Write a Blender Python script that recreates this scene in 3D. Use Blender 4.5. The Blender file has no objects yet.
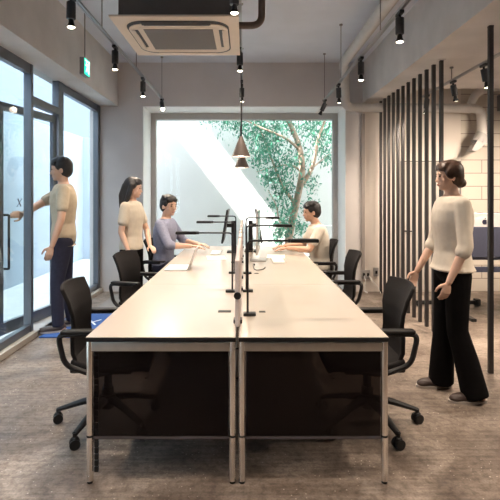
import bpy, bmesh, math, random
from mathutils import Vector, Matrix, Euler
PI = math.pi
SC = bpy.context.scene
COL = SC.collection
random.seed(7)
# ------------------------------------------------------------------ camera, sky, sun, exposure
F, CX, CY, H = 467.0, 245.0, 194.5, 1.475
cam_d = bpy.data.cameras.new('camera'); cam = bpy.data.objects.new('camera', cam_d); COL.objects.link(cam)
cam.location = (0, 0, H); cam.rotation_euler = (PI/2, 0, 0)
cam_d.sensor_width = 36; cam_d.sensor_fit = 'HORIZONTAL'; cam_d.lens = 36*F/500
cam_d.shift_x = (250-CX)/500; cam_d.shift_y = -(250-CY)/500
cam_d.clip_start = 0.05; cam_d.clip_end = 200
SC.camera = cam
w = bpy.data.worlds.new('sky'); SC.world = w; w.use_nodes = True
bg = w.node_tree.nodes['Background']; bg.inputs[0].default_value = (0.80, 0.90, 1.0, 1); bg.inputs[1].default_value = 7.5
sun_d = bpy.data.lights.new('sun', 'SUN'); sun = bpy.data.objects.new('sun', sun_d); COL.objects.link(sun)
sun_d.energy = 34.0; sun_d.angle = 0.006; sun_d.color = (1.0, 0.96, 0.9)
sun.rotation_euler = Vector((0.77, 0.3, -1.0)).to_track_quat('-Z', 'Y').to_euler()
SPOT_W = 75.0
SPOT_COL = (1.0, 0.83, 0.66)
vs = SC.view_settings
vs.view_transform = 'Standard'; vs.look = 'None'; vs.exposure = 0.28; vs.gamma = 1.0; vs.use_curve_mapping = False
SC.cycles.use_denoising = True
SC.cycles.max_bounces = 10; SC.cycles.transparent_max_bounces = 16
SC.cycles.caustics_reflective = False; SC.cycles.caustics_refractive = False
SC.cycles.sample_clamp_indirect = 6.0

# ------------------------------------------------------------------ materials
def mat(name, col, rough=0.5, metal=0.0, var=0.06, scale=8.0, bump=0.0, emit=None, estr=0.0, spec=0.5):
    m = bpy.data.materials.new(name); m.use_nodes = True
    nt = m.node_tree; b = nt.nodes['Principled BSDF']
    b.inputs['Roughness'].default_value = rough; b.inputs['Metallic'].default_value = metal
    b.inputs['Specular IOR Level'].default_value = spec
    tc = nt.nodes.new('ShaderNodeTexCoord'); n = nt.nodes.new('ShaderNodeTexNoise')
    n.inputs['Scale'].default_value = scale; n.inputs['Detail'].default_value = 4
    nt.links.new(tc.outputs['Object'], n.inputs['Vector'])
    r = nt.nodes.new('ShaderNodeValToRGB')
    r.color_ramp.elements[0].position = 0.3; r.color_ramp.elements[1].position = 0.7
    r.color_ramp.elements[0].color = (*[max(0, c*(1-var)) for c in col], 1)
    r.color_ramp.elements[1].color = (*[min(1, c*(1+var)) for c in col], 1)
    nt.links.new(n.outputs['Fac'], r.inputs['Fac']); nt.links.new(r.outputs['Color'], b.inputs['Base Color'])
    if bump:
        bp = nt.nodes.new('ShaderNodeBump'); bp.inputs['Strength'].default_value = bump; bp.inputs['Distance'].default_value = 0.01
        nt.links.new(n.outputs['Fac'], bp.inputs['Height']); nt.links.new(bp.outputs['Normal'], b.inputs['Normal'])
    if emit:
        b.inputs['Emission Color'].default_value = (*emit, 1); b.inputs['Emission Strength'].default_value = estr
    return m

def glass(name, tint=(0.93, 0.97, 0.97), gloss=1.0, rough=0.0):
    m = bpy.data.materials.new(name); m.use_nodes = True; nt = m.node_tree
    nt.nodes.remove(nt.nodes['Principled BSDF']); out = nt.nodes['Material Output']
    t = nt.nodes.new('ShaderNodeBsdfTransparent'); t.inputs[0].default_value = (*tint, 1)
    g = nt.nodes.new('ShaderNodeBsdfGlossy'); g.inputs['Roughness'].default_value = rough; g.inputs[0].default_value = (gloss, gloss, gloss, 1)
    fr = nt.nodes.new('ShaderNodeFresnel'); fr.inputs['IOR'].default_value = 1.45
    mx = nt.nodes.new('ShaderNodeMixShader')
    ge = nt.nodes.new('ShaderNodeNewGeometry'); ml = nt.nodes.new('ShaderNodeMath'); ml.operation = 'SUBTRACT'; ml.use_clamp = True   # a pane's far face lets light straight out
    nt.links.new(fr.outputs[0], ml.inputs[0]); nt.links.new(ge.outputs['Backfacing'], ml.inputs[1])
    nt.links.new(ml.outputs[0], mx.inputs[0]); nt.links.new(t.outputs[0], mx.inputs[1]); nt.links.new(g.outputs[0], mx.inputs[2])
    nt.links.new(mx.outputs[0], out.inputs['Surface'])
    return m

def floor_mat():
    m = bpy.data.materials.new('worn_screed'); m.use_nodes = True; nt = m.node_tree; b = nt.nodes['Principled BSDF']
    L = nt.links.new
    tc = nt.nodes.new('ShaderNodeTexCoord')
    def noise(s, d, dist=0.0):
        n = nt.nodes.new('ShaderNodeTexNoise'); n.inputs['Scale'].default_value = s; n.inputs['Detail'].default_value = d
        n.inputs['Distortion'].default_value = dist; L(tc.outputs['Object'], n.inputs['Vector']); return n
    def ramp(src, stops):
        r = nt.nodes.new('ShaderNodeValToRGB'); e = r.color_ramp.elements
        e[0].position, e[0].color = stops[0][0], (*stops[0][1], 1); e[1].position, e[1].color = stops[-1][0], (*stops[-1][1], 1)
        for p, c in stops[1:-1]:
            x = e.new(p); x.color = (*c, 1)
        L(src, r.inputs['Fac']); return r
    def mix(mode, fac, a, bb):
        x = nt.nodes.new('ShaderNodeMix'); x.data_type = 'RGBA'; x.blend_type = mode; x.inputs['Factor'].default_value = fac
        L(a, x.inputs['A']); L(bb, x.inputs['B']); return x.outputs['Result']
    big = ramp(noise(1.6, 9, 1.6).outputs['Fac'], [(0.32, (0.135, 0.100, 0.080)), (0.5, (0.24, 0.192, 0.158)), (0.68, (0.38, 0.315, 0.265))])
    mid = ramp(noise(28, 10, 0.0).outputs['Fac'], [(0.36, (0.36, 0.31, 0.28)), (0.54, (1, 1, 1))])
    fine = ramp(noise(90, 4).outputs['Fac'], [(0.3, (0.55, 0.52, 0.5)), (0.62, (1, 1, 1))])
    c = mix('MULTIPLY', 0.55, big.outputs[0], mid.outputs[0]); c = mix('MULTIPLY', 0.7, c, fine.outputs[0])
    mp = nt.nodes.new('ShaderNodeMapping'); mp.inputs['Scale'].default_value = (2.5, 45, 1); mp.inputs['Rotation'].default_value = (0, 0, 0.25); L(tc.outputs['Object'], mp.inputs['Vector'])
    sn = nt.nodes.new('ShaderNodeTexNoise'); sn.inputs['Scale'].default_value = 1.0; sn.inputs['Detail'].default_value = 5; L(mp.outputs[0], sn.inputs['Vector'])
    st = ramp(sn.outputs['Fac'], [(0.35, (0.5, 0.47, 0.45)), (0.6, (1, 1, 1))]); c = mix('MULTIPLY', 0.6, c, st.outputs[0])
    v = nt.nodes.new('ShaderNodeTexVoronoi'); v.inputs['Scale'].default_value = 34; L(tc.outputs['Object'], v.inputs['Vector'])
    sp = ramp(v.outputs['Distance'], [(0.06, (0.75, 0.7, 0.64)), (0.16, (0, 0, 0))])
    n2 = ramp(noise(5, 3).outputs['Fac'], [(0.45, (0, 0, 0)), (0.6, (1, 1, 1))])
    spk = mix('MULTIPLY', 1.0, sp.outputs[0], n2.outputs[0])
    c = mix('ADD', 0.6, c, spk)
    L(c, b.inputs['Base Color'])
    rr = ramp(noise(4, 5).outputs['Fac'], [(0.3, (0.30, 0.30, 0.30)), (0.7, (0.6, 0.6, 0.6))]); L(rr.outputs[0], b.inputs['Roughness'])
    bp = nt.nodes.new('ShaderNodeBump'); bp.inputs['Strength'].default_value = 0.15; bp.inputs['Distance'].default_value = 0.004
    L(mid.outputs[0], bp.inputs['Height']); L(bp.outputs['Normal'], b.inputs['Normal'])
    return m

def block_mat():
    m = bpy.data.materials.new('painted_blockwork'); m.use_nodes = True; nt = m.node_tree; b = nt.nodes['Principled BSDF']
    tc = nt.nodes.new('ShaderNodeTexCoord'); mp = nt.nodes.new('ShaderNodeMapping')
    mp.inputs['Rotation'].default_value = (PI/2, 0, 0)
    br = nt.nodes.new('ShaderNodeTexBrick'); br.inputs['Scale'].default_value = 1.0
    br.inputs['Brick Width'].default_value = 0.8; br.inputs['Row Height'].default_value = 0.2; br.inputs['Mortar Size'].default_value = 0.006
    br.inputs['Color1'].default_value = (0.58, 0.525, 0.455, 1); br.inputs['Color2'].default_value = (0.60, 0.545, 0.475, 1); br.inputs['Mortar'].default_value = (0.25, 0.21, 0.18, 1)
    nt.links.new(tc.outputs['Object'], mp.inputs['Vector']); nt.links.new(mp.outputs[0], br.inputs['Vector']); nt.links.new(br.outputs['Color'], b.inputs['Base Color'])
    b.inputs['Roughness'].default_value = 0.7
    return m

M = dict(
    concrete=mat('bare_concrete', (0.60, 0.57, 0.55), 0.8, var=0.10, scale=2.5, bump=0.15),
    wallgrey=mat('grey_wall_paint', (0.60, 0.565, 0.555), 0.75, var=0.05, scale=2.0),
    wallwarm=mat('warm_grey_wall_paint', (0.70, 0.63, 0.57), 0.75, var=0.05, scale=2.0),
    ceil=mat('ceiling_concrete', (0.64, 0.67, 0.74), 0.85, var=0.07, scale=1.6, bump=0.1),
    white=mat('white_paint', (0.80, 0.80, 0.79), 0.6, var=0.02),
    passage=mat('passage_wall_render', (0.40, 0.45, 0.52), 0.85, var=0.05, scale=1.0),
    outwall=mat('exterior_white_concrete', (0.75, 0.745, 0.715), 0.85, var=0.04, scale=1.2),
    outground=mat('exterior_paving', (0.62, 0.62, 0.61), 0.8, var=0.06),
    sunblock=mat('sun_block_render', (0.125, 0.145, 0.175), 0.9, var=0.04),
    frame=mat('anodised_dark_frame', (0.15, 0.16, 0.185), 0.38, 0.6, var=0.04),
    alu=mat('aluminium_frame', (0.46, 0.44, 0.43), 0.45, 0.0, var=0.03),
    kerb=mat('kerb_concrete', (0.40, 0.37, 0.33), 0.7, var=0.08),
    floor=floor_mat(), block=block_mat(),
    glass=glass('window_glass'), bigglass=glass('picture_window_glass', (0.97, 0.985, 0.98), 0.5),
    smoke=None,
    top=mat('pearl_laminate', (0.50, 0.44, 0.385), 0.27, var=0.015, scale=3),
    blk=mat('black_plastic', (0.010, 0.009, 0.010), 0.5, var=0.1, spec=0.35),
    fabric=mat('black_mesh_fabric', (0.014, 0.012, 0.0125), 0.9, var=0.2, scale=160, bump=0.2, spec=0.25),
    chrome=mat('chrome', (0.86, 0.83, 0.79), 0.2, 1.0, var=0.02),
    brushed=mat('brushed_steel', (0.62, 0.59, 0.55), 0.33, 1.0, var=0.05, scale=20),
    rod=mat('dark_bronze_steel', (0.020, 0.017, 0.018), 0.5, 0.0, var=0.08),
    lampblk=mat('matt_black_metal', (0.012, 0.012, 0.013), 0.5, 0.2, var=0.05),
    spotgrey=mat('charcoal_spot_body', (0.055, 0.055, 0.06), 0.42, 0.4, var=0.05),
    rail=mat('track_rail', (0.42, 0.42, 0.43), 0.3, 0.9, var=0.05),
    bulb=mat('lit_lamp_face', (1, 0.95, 0.85), 0.3, var=0.0, emit=(1.0, 0.86, 0.66), estr=14),
    hotbulb=mat('glaring_lamp_face', (1, 0.95, 0.85), 0.3, var=0.0, emit=(1.0, 0.88, 0.68), estr=120),
    dimbulb=mat('unlit_lamp_face', (0.3, 0.32, 0.36), 0.2, var=0.0),
    pend=mat('taupe_pendant_shade', (0.085, 0.066, 0.058), 0.5, var=0.05, spec=0.3),
    pendbulb=mat('pendant_globe', (1, 0.95, 0.88), 0.3, var=0, emit=(1.0, 0.85, 0.65), estr=6),
    acbeige=mat('aircon_panel_beige', (0.66, 0.53, 0.41), 0.55, var=0.03),
    acgrille=mat('aircon_grille', (0.10, 0.072, 0.056), 0.6, var=0.04),
    acdark=mat('aircon_slot_dark', (0.03, 0.026, 0.024), 0.6),
    acbody=mat('aircon_casing', (0.085, 0.07, 0.062), 0.6, var=0.08),
    pipebrown=mat('brown_insulation', (0.16, 0.12, 0.10), 0.7, var=0.1, scale=30, bump=0.3),
    pipewhite=mat('white_lagging', (0.52, 0.49, 0.465), 0.65, var=0.05),
    pipegrey=mat('grey_flexible_duct', (0.36, 0.34, 0.33), 0.6, 0.2, var=0.06),
    green=mat('exit_green', (0.02, 0.5, 0.36), 0.4, var=0, emit=(0.02, 0.75, 0.5), estr=1.3),
    exitwhite=mat('exit_white', (0.9, 1, 0.97), 0.4, var=0, emit=(0.75, 1.0, 0.92), estr=1.6),
    mat=mat('blue_doormat', (0.035, 0.10, 0.32), 0.9, var=0.15, scale=60, bump=0.3),
    matwhite=mat('mat_white_mark', (0.75, 0.8, 0.86), 0.8),
    screenfab=mat('pale_pinkish_felt', (0.60, 0.52, 0.50), 0.9, var=0.06, scale=90),
    silver=mat('silver_aluminium', (0.66, 0.64, 0.63), 0.4, 0.35, var=0.02),
    display=mat('black_display_glass', (0.01, 0.011, 0.014), 0.15, var=0),
    navy=mat('navy_felt_panel', (0.035, 0.038, 0.065), 0.85, var=0.1, scale=60),
    paleplastic=mat('pale_plastic', (0.7, 0.69, 0.67), 0.5, var=0.02),
    paper=mat('white_paper', (0.85, 0.85, 0.83), 0.8, var=0.01),
    bark=mat('pale_bark', (0.46, 0.33, 0.25), 0.85, var=0.25, scale=12, bump=0.4),
    leaf=mat('tree_leaf', (0.085, 0.31, 0.20), 0.5, var=0.55, scale=5),
    skin=mat('skin', (0.60, 0.36, 0.25), 0.55, var=0.04),
    skinlight=mat('light_skin', (0.66, 0.42, 0.31), 0.55, var=0.04),
    lip=mat('lip', (0.42, 0.17, 0.14), 0.5), eye=mat('dark_eye', (0.02, 0.015, 0.012), 0.25),
    hairblack=mat('black_hair', (0.014, 0.012, 0.013), 0.5, var=0.3, scale=60),
    hairbrown=mat('dark_brown_hair', (0.055, 0.028, 0.018), 0.45, var=0.35, scale=50),
    cream=mat('cream_cotton', (0.62, 0.55, 0.45), 0.9, var=0.05, scale=20, bump=0.1),
    creamw=mat('offwhite_knit', (0.66, 0.585, 0.49), 0.9, var=0.05, scale=20, bump=0.1),
    tee=mat('white_tee', (0.68, 0.62, 0.53), 0.9, var=0.04, scale=20, bump=0.1),
    denim=mat('grey_blue_shirting', (0.28, 0.295, 0.40), 0.9, var=0.12, scale=50),
    khaki=mat('tan_shirting', (0.50, 0.41, 0.30), 0.9, var=0.06, scale=25),
    khakilight=mat('light_grey_shirting', (0.44, 0.40, 0.35), 0.9, var=0.05, scale=25),
    blackcloth=mat('black_cloth', (0.005, 0.0045, 0.005), 0.95, var=0.15, scale=30, spec=0.1),
    navycloth=mat('navy_cloth', (0.022, 0.022, 0.045), 0.9, var=0.12, scale=30),
    shoe=mat('brown_black_shoe', (0.045, 0.028, 0.024), 0.45, var=0.15), sole=mat('pale_sole', (0.45, 0.40, 0.36), 0.7),
    doorp=mat('painted_door', (0.50, 0.45, 0.41), 0.6, var=0.03),
    decal=mat('black_decal', (0.02, 0.02, 0.03), 0.6),
    panelrail=mat('dark_plum_rail', (0.07, 0.058, 0.065), 0.4),
    logo=mat('dark_logo', (0.03, 0.03, 0.05), 0.25),
    conduit=mat('conduit_grey', (0.20, 0.18, 0.17), 0.6),
    strip=mat('taupe_strip', (0.34, 0.30, 0.28), 0.6),
)
def smoke_mat():
    m = bpy.data.materials.new('smoked_panel'); m.use_nodes = True; nt = m.node_tree; b = nt.nodes['Principled BSDF']
    b.inputs['Base Color'].default_value = (0.004, 0.0025, 0.003, 1); b.inputs['Roughness'].default_value = 0.25; b.inputs['Specular IOR Level'].default_value = 0.22
    t = nt.nodes.new('ShaderNodeBsdfTransparent'); t.inputs[0].default_value = (0.95, 0.88, 0.84, 1)
    n = nt.nodes.new('ShaderNodeTexNoise'); n.inputs['Scale'].default_value = 2.0
    mr = nt.nodes.new('ShaderNodeMapRange'); mr.inputs['To Min'].default_value = 0.20; mr.inputs['To Max'].default_value = 0.30
    nt.links.new(n.outputs['Fac'], mr.inputs['Value'])
    mx = nt.nodes.new('ShaderNodeMixShader')
    nt.links.new(mr.outputs[0], mx.inputs[0]); nt.links.new(b.outputs[0], mx.inputs[1]); nt.links.new(t.outputs[0], mx.inputs[2])
    nt.links.new(mx.outputs[0], nt.nodes['Material Output'].inputs['Surface'])
    return m
M['smoke'] = smoke_mat()

# ------------------------------------------------------------------ mesh helpers
class MB:
    def __init__(s): s.bm = bmesh.new(); s.wn = False
    def _merge(s, b, mx=None):
        if mx is not None: bmesh.ops.transform(b, matrix=mx, verts=b.verts)
        me = bpy.data.meshes.new('tmp'); b.to_mesh(me); b.free(); s.bm.from_mesh(me); bpy.data.meshes.remove(me)
    def box(s, c, d, bev=0.0, rot=None, seg=2):
        b = bmesh.new(); bmesh.ops.create_cube(b, size=1.0)
        bmesh.ops.scale(b, vec=d, verts=b.verts)
        if bev: s.wn = True; bmesh.ops.bevel(b, geom=list(b.edges), offset=min(bev, min(d)*0.49), segments=seg, affect='EDGES', profile=0.6)
        mx = Matrix.Translation(c) @ (Euler(rot).to_matrix().to_4x4() if rot else Matrix.Identity(4))
        s._merge(b, mx); return s
    def span(s, a, b2, bev=0.0):
        c = [(p+q)/2 for p, q in zip(a, b2)]; d = [abs(q-p) for p, q in zip(a, b2)]
        return s.box(c, d, bev)
    def cone(s, p, q, r1, r2, n=16):
        p, q = Vector(p), Vector(q); d = q-p
        b = bmesh.new(); bmesh.ops.create_cone(b, cap_ends=True, segments=n, radius1=r1, radius2=r2, depth=d.length)
        s._merge(b, Matrix.Translation((p+q)/2) @ d.to_track_quat('Z', 'Y').to_matrix().to_4x4()); return s
    def cyl(s, p, q, r, n=16): return s.cone(p, q, r, r, n)
    def ball(s, c, r, rot=None, n=16):
        b = bmesh.new(); bmesh.ops.create_uvsphere(b, u_segments=n, v_segments=max(6, n*2//3), radius=1.0)
        rr = (r, r, r) if not hasattr(r, '__len__') else r
        s._merge(b, Matrix.Translation(c) @ (Euler(rot).to_matrix().to_4x4() if rot else Matrix.Identity(4)) @ Matrix.Diagonal((*rr, 1))); return s
    def tube(s, pts, r, n=12, flat=None):
        pts = [Vector(p) for p in pts]; rs = r if hasattr(r, '__len__') else [r]*len(pts)
        b = bmesh.new(); rings = []
        up = None
        for i, p in enumerate(pts):
            t = (pts[min(i+1, len(pts)-1)]-pts[max(i-1, 0)]).normalized()
            if up is None:
                up = Vector((0, 0, 1)) if abs(t.z) < 0.9 else Vector((1, 0, 0))
            u = (up - t*up.dot(t)).normalized(); v = t.cross(u); up = u
            fu, fv = (1, 1) if not flat else flat
            rings.append([b.verts.new(p+u*math.cos(2*PI*k/n)*rs[i]*fu+v*math.sin(2*PI*k/n)*rs[i]*fv) for k in range(n)])
        for a, c in zip(rings, rings[1:]):
            for k in range(n): b.faces.new((a[k], a[(k+1) % n], c[(k+1) % n], c[k]))
        b.faces.new(rings[0][::-1]); b.faces.new(rings[-1]); bmesh.ops.recalc_face_normals(b, faces=b.faces)
        s._merge(b); return s
    def lathe(s, prof, c=(0, 0, 0), n=28, close=False):
        b = bmesh.new(); rings = []
        for r, z in prof:
            rings.append([b.verts.new((c[0]+r*math.cos(2*PI*k/n), c[1]+r*math.sin(2*PI*k/n), c[2]+z)) for k in range(n)])
        pairs = list(zip(rings, rings[1:])) + ([(rings[-1], rings[0])] if close else [])
        for a, d in pairs:
            for k in range(n): b.faces.new((a[k], a[(k+1) % n], d[(k+1) % n], d[k]))
        if not close:
            b.faces.new(rings[0][::-1]); b.faces.new(rings[-1])
        bmesh.ops.recalc_face_normals(b, faces=b.faces); s._merge(b); return s
    def prism(s, poly, axis, a, b2):
        b = bmesh.new()
        def P(u, v, t): return {'x': (t, u, v), 'y': (u, t, v), 'z': (u, v, t)}[axis]
        lo = [b.verts.new(P(u, v, a)) for u, v in poly]; hi = [b.verts.new(P(u, v, b2)) for u, v in poly]
        b.faces.new(lo[::-1]); b.faces.new(hi); n = len(poly)
        for k in range(n): b.faces.new((lo[k], lo[(k+1) % n], hi[(k+1) % n], hi[k]))
        bmesh.ops.recalc_face_normals(b, faces=b.faces); s._merge(b); return s
    def loft(s, rings, n=24, yaw=0.0):           # rings: (center, half depth, half width)
        b = bmesh.new(); R = []
        for c, a, w_ in rings:
            row = []
            for k in range(n):
                t = 2*PI*k/n; x = a*math.cos(t); y = w_*math.copysign(abs(math.sin(t))**0.85, math.sin(t))
                row.append(b.verts.new((c[0]+x*math.cos(yaw)-y*math.sin(yaw), c[1]+x*math.sin(yaw)+y*math.cos(yaw), c[2])))
            R.append(row)
        for a, d in zip(R, R[1:]):
            for k in range(n): b.faces.new((a[k], a[(k+1) % n], d[(k+1) % n], d[k]))
        b.faces.new(R[0][::-1]); b.faces.new(R[-1]); bmesh.ops.recalc_face_normals(b, faces=b.faces)
        s._merge(b); return s
    def limb(s, pts, rs, n=14):
        for p, r in zip(pts, rs): s.ball(p, r, n=n)
        for i in range(len(pts)-1): s.cone(pts[i], pts[i+1], rs[i], rs[i+1], n)
        return s
    def grid(s, fn, nu, nv, thick):
        b = bmesh.new(); V = [[b.verts.new(fn(i/nu, j/nv)) for j in range(nv+1)] for i in range(nu+1)]
        for i in range(nu):
            for j in range(nv): b.faces.new((V[i][j], V[i+1][j], V[i+1][j+1], V[i][j+1]))
        bmesh.ops.recalc_face_normals(b, faces=b.faces)
        bmesh.ops.solidify(b, geom=list(b.faces), thickness=thick); s._merge(b); return s
    def build(s, name, m, parent=None, smooth=True, remesh=0.0, sm=0):
        me = bpy.data.meshes.new(name); s.bm.to_mesh(me); s.bm.free()
        o = bpy.data.objects.new(name, me); COL.objects.link(o)
        if remesh:
            md = o.modifiers.new('r', 'REMESH'); md.mode = 'VOXEL'; md.voxel_size = remesh
            if sm:
                s2 = o.modifiers.new('s', 'SMOOTH'); s2.iterations = sm; s2.factor = 0.5
            dg = bpy.context.evaluated_depsgraph_get()
            me2 = bpy.data.meshes.new_from_object(o.evaluated_get(dg)); o.modifiers.clear(); o.data = me2; bpy.data.meshes.remove(me); me = me2
            me.name = name
        me.materials.clear(); me.materials.append(m)
        if smooth:
            me.polygons.foreach_set('use_smooth', [True]*len(me.polygons))
            if not remesh:
                try: me.set_sharp_from_angle(angle=math.radians(38))
                except Exception: pass
                if s.wn: o.modifiers.new('normals', 'WEIGHTED_NORMAL').keep_sharp = True
        if parent: o.parent = parent
        return o

def smoothpath(pts, k=6):
    P = [Vector(p) for p in pts]; P = [2*P[0]-P[1]] + P + [2*P[-1]-P[-2]]; out = []
    for i in range(1, len(P)-2):
        a, b, c, d = P[i-1:i+3]
        for j in range(k):
            t = j/k; out.append(0.5*((2*b)+(c-a)*t+(2*a-5*b+4*c-d)*t*t+(3*b-a-3*c+d)*t**3))
    out.append(P[-2]); return out

def fillet(pts, r, k=5):
    P = [Vector(p) for p in pts]; out = [P[0]]
    for a, b, c in zip(P, P[1:], P[2:]):
        u = (a-b).normalized(); v = (c-b).normalized(); p, q = b+u*r, b+v*r
        for j in range(k+1):
            t = j/k; out.append(p*(1-t)**2+b*2*t*(1-t)+q*t*t)
    out.append(P[-1]); return out

def tag(o, label=None, cat=None, group=None, kind=None):
    if label: o['label'] = label
    if cat: o['category'] = cat
    if group: o['group'] = group
    if kind: o['kind'] = kind
    return o
def thing(name, label, cat, loc=(0, 0, 0), rz=0.0, group=None):
    o = bpy.data.objects.new(name, None); COL.objects.link(o); o.empty_display_size = 0.1
    o.location = loc; o.rotation_euler = (0, 0, rz); return tag(o, label, cat, group)
def struct(name, mb, m, label=None, cat=None, smooth=False, parent=None):
    o = mb.build(name, m, parent, smooth=smooth)
    if not parent:
        o['kind'] = 'structure'
        if label: o['label'] = label
        if cat: o['category'] = cat
    return o
def dup(root, loc, rz, label, group=None):
    def cp(o, par):
        c = o.copy(); COL.objects.link(c)
        if par: c.parent = par
        for ch in [x for x in bpy.data.objects if x.parent == o and x.name in src]: cp(ch, c)
        return c
    src = {x.name for x in bpy.data.objects}
    r = cp(root, None); r.location = loc; r.rotation_euler = (0, 0, rz); r['label'] = label
    if group: r['group'] = group
    return r

# ------------------------------------------------------------------ setting
YB = 7.10          # rear wall face
XF = -2.20         # inner face of the glass front
ZC = 3.48          # ceiling
ZB = 2.87          # beam undersides
struct('floor', MB().span((-2.40, -4.2, -0.12), (5.2, 7.80, 0.0)), M['floor'], 'worn brownish grey polished screed floor', 'floor')
struct('ceiling', MB().span((-2.36, -4.2, ZC), (5.2, 7.35, ZC+0.2)), M['ceil'], 'bare blue grey concrete ceiling slab', 'ceiling')
# rear wall pieces (one piece of masonry around the picture window)
bw = MB()
bw.span((-2.36, YB, 0), (-1.555, 7.80, 2.82)); bw.span((-2.36, YB, 2.82), (1.79, 7.80, ZC)); bw.span((1.535, YB, 0), (1.79, 7.80, 2.82))
struct('wall_rear', bw, M['wallgrey'], 'grey rear wall with the picture window opening', 'wall')
struct('wall_rear_warm', MB().span((1.79, YB, 0), (3.28, 7.80, 3.9)), M['wallwarm'], 'warm grey rear wall behind the row of rods', 'wall').name = 'wall_back'
struct('wall_blockwork', MB().span((3.28, YB, 0), (5.2, 7.80, 3.9)), M['block'], 'pale painted blockwork wall behind the walking woman', 'wall').name = 'wall_end'
struct('wall_right', MB().span((5.0, -4.2, 0), (5.2, YB, 3.9)), M['wallwarm'], 'warm grey side wall of the right hand room', 'wall')
struct('wall_front', MB().span((-2.36, -4.2, 0), (5.0, -4.0, ZC)), M['wallgrey'], 'grey wall behind the viewer', 'wall')
# beams
struct('trim_1', MB().span((-2.36, -4.0, ZB-0.05), (-1.93, YB, ZC)), M['concrete'], 'deep concrete beam above the glass front', 'beam')
rb = MB().span((1.79, -4.0, ZB), (2.30, YB, ZC)); rb.span((2.30, -4.0, ZB), (5.0, 6.15, ZC))
struct('trim_2', rb, M['concrete'], 'deep concrete beam and soffit above the row of rods', 'beam')
struct('trim_3', MB().span((2.30, 6.15, 3.40), (5.0, YB, ZC)), M['concrete'], 'raised dark ceiling strip before the blockwork wall', 'ceiling')
struct('trim_4', MB().span((1.765, YB-0.03, 0.28), (1.815, YB, 2.70)), M['strip'], 'dark vertical conduit strip on the rear wall', 'conduit')
# kerb under the glazing
struct('trim_5', MB().span((-2.34, -1.5, 0), (-2.155, YB, 0.06), 0.006), M['kerb'], 'low kerb under the glass front', 'kerb')
struct('wall_left', MB().span((-2.36, -4.0, 0), (-2.2, -1.5, ZB)), M['wallgrey'], 'grey side wall beside the glass front', 'wall')
# picture window
wi = thing('window_1', None, None, (0, 7.73, 0)); wi['kind'] = 'structure'; tag(wi, 'large picture window looking onto a courtyard tree', 'window')
fr = MB()
fr.span((-1.555, -0.05, 0.0), (-1.465, 0.06, 2.82), 0.004); fr.span((1.445, -0.05, 0.0), (1.535, 0.06, 2.82), 0.004)
fr.span((-1.465, -0.05, 2.705), (1.445, 0.06, 2.82), 0.004); fr.span((-1.465, -0.05, 0.0), (1.445, 0.06, 0.12), 0.004)
fr.build('window_frame', M['alu'], wi)
MB().span((-1.465, -0.006, 0.12), (1.445, 0.006, 2.705)).build('window_pane', M['bigglass'], wi)
ln = MB(); ln.span((-1.555, YB+0.002, 0), (-1.545, 7.678, 2.82)); ln.span((1.525, YB+0.002, 0), (1.535, 7.678, 2.82)); ln.span((-1.545, YB+0.002, 2.81), (1.525, 7.678, 2.82))
struct('trim_14', ln, M['white'], 'white lining of the picture window recess', 'lining')
# glass front: posts and panes
def glaze(n, y0, y1, label, decal=False):
    o = thing('window_%d' % n, label, 'window', (XF-0.04, 0, 0)); o['kind'] = 'structure'
    f = MB()
    f.span((-0.03, y0, 0.06), (0.03, y1, 0.13)); f.span((-0.03, y0, 2.72), (0.03, y1, 2.82))
    f.build('window_frame', M['frame'], o); MB().span((-0.006, y0, 0.13), (0.006, y1, 2.72)).build('window_pane', M['glass'], o)
    return o
w2 = glaze(2, 2.75, 4.805, 'fixed glass panel left of the door with a small letter on it')
glaze(3, 5.67, 7.0, 'tall glass panel between the door post and the rear wall')
glaze(4, 0.75, 2.65, 'glass panel of the front nearest the viewer')
glaze(5, -1.4, 0.65, 'glass panel of the front beside the side wall')
def post(y0, y1, n, label):
    m_ = MB(); m_.span((XF-0.08, y0, 0.06), (XF, y1, 2.82), 0.004)
    struct('trim_%d' % n, m_, M['frame'], label, 'post', smooth=True)
post(4.805, 4.86, 6, 'wide dark mullion left of the glass door')
post(5.52, 5.67, 7, 'dark hinge post of the glass door')
post(7.0, YB, 8, 'dark end post of the glass front at the rear wall')
post(2.65, 2.75, 9, 'dark mullion of the glass front near the viewer'); post(0.65, 0.75, 10, 'dark mullion of the glass front beside the viewer'); post(-1.5, -1.4, 11, 'dark end post of the glass front behind the viewer')
struct('trim_12', MB().span((XF-0.08, 4.86, 2.42), (XF, 5.52, 2.50)), M['frame'], 'dark door head rail', 'rail')
struct('window_6', MB().span((XF-0.046, 4.86, 2.50), (XF-0.034, 5.52, 2.82)), M['glass'], 'glass light above the door', 'window')
struct('trim_13', MB().span((-2.36, 4.86, 0.0), (-2.155, 5.52, 0.062)), M['alu'], 'pale metal door threshold', 'threshold')
# decal: italic letter x on the glass beside the door
dx = MB()
def stroke(a, b, wd):
    a, b = Vector(a), Vector(b); d = b-a; L = d.length; ang = math.atan2(d.y, d.x)
    dx.box((0.009, (a.x+b.x)/2, (a.y+b.y)/2), (0.002, L, wd), rot=(ang, 0, 0))
yc, zc = 4.62, 1.395
stroke((yc-0.030, zc+0.036), (yc+0.026, zc-0.036), 0.017); stroke((yc+0.045, zc+0.036), (yc-0.045, zc-0.036), 0.006)
for a in ((yc-0.03, zc+0.037), (yc+0.045, zc+0.037), (yc-0.045, zc-0.037), (yc+0.03, zc-0.037)): stroke((a[0]-0.015, a[1]), (a[0]+0.015, a[1]), 0.004)
tag(dx.build('letter', M['decal'], w2, smooth=False), 'black italic letter x')
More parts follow.
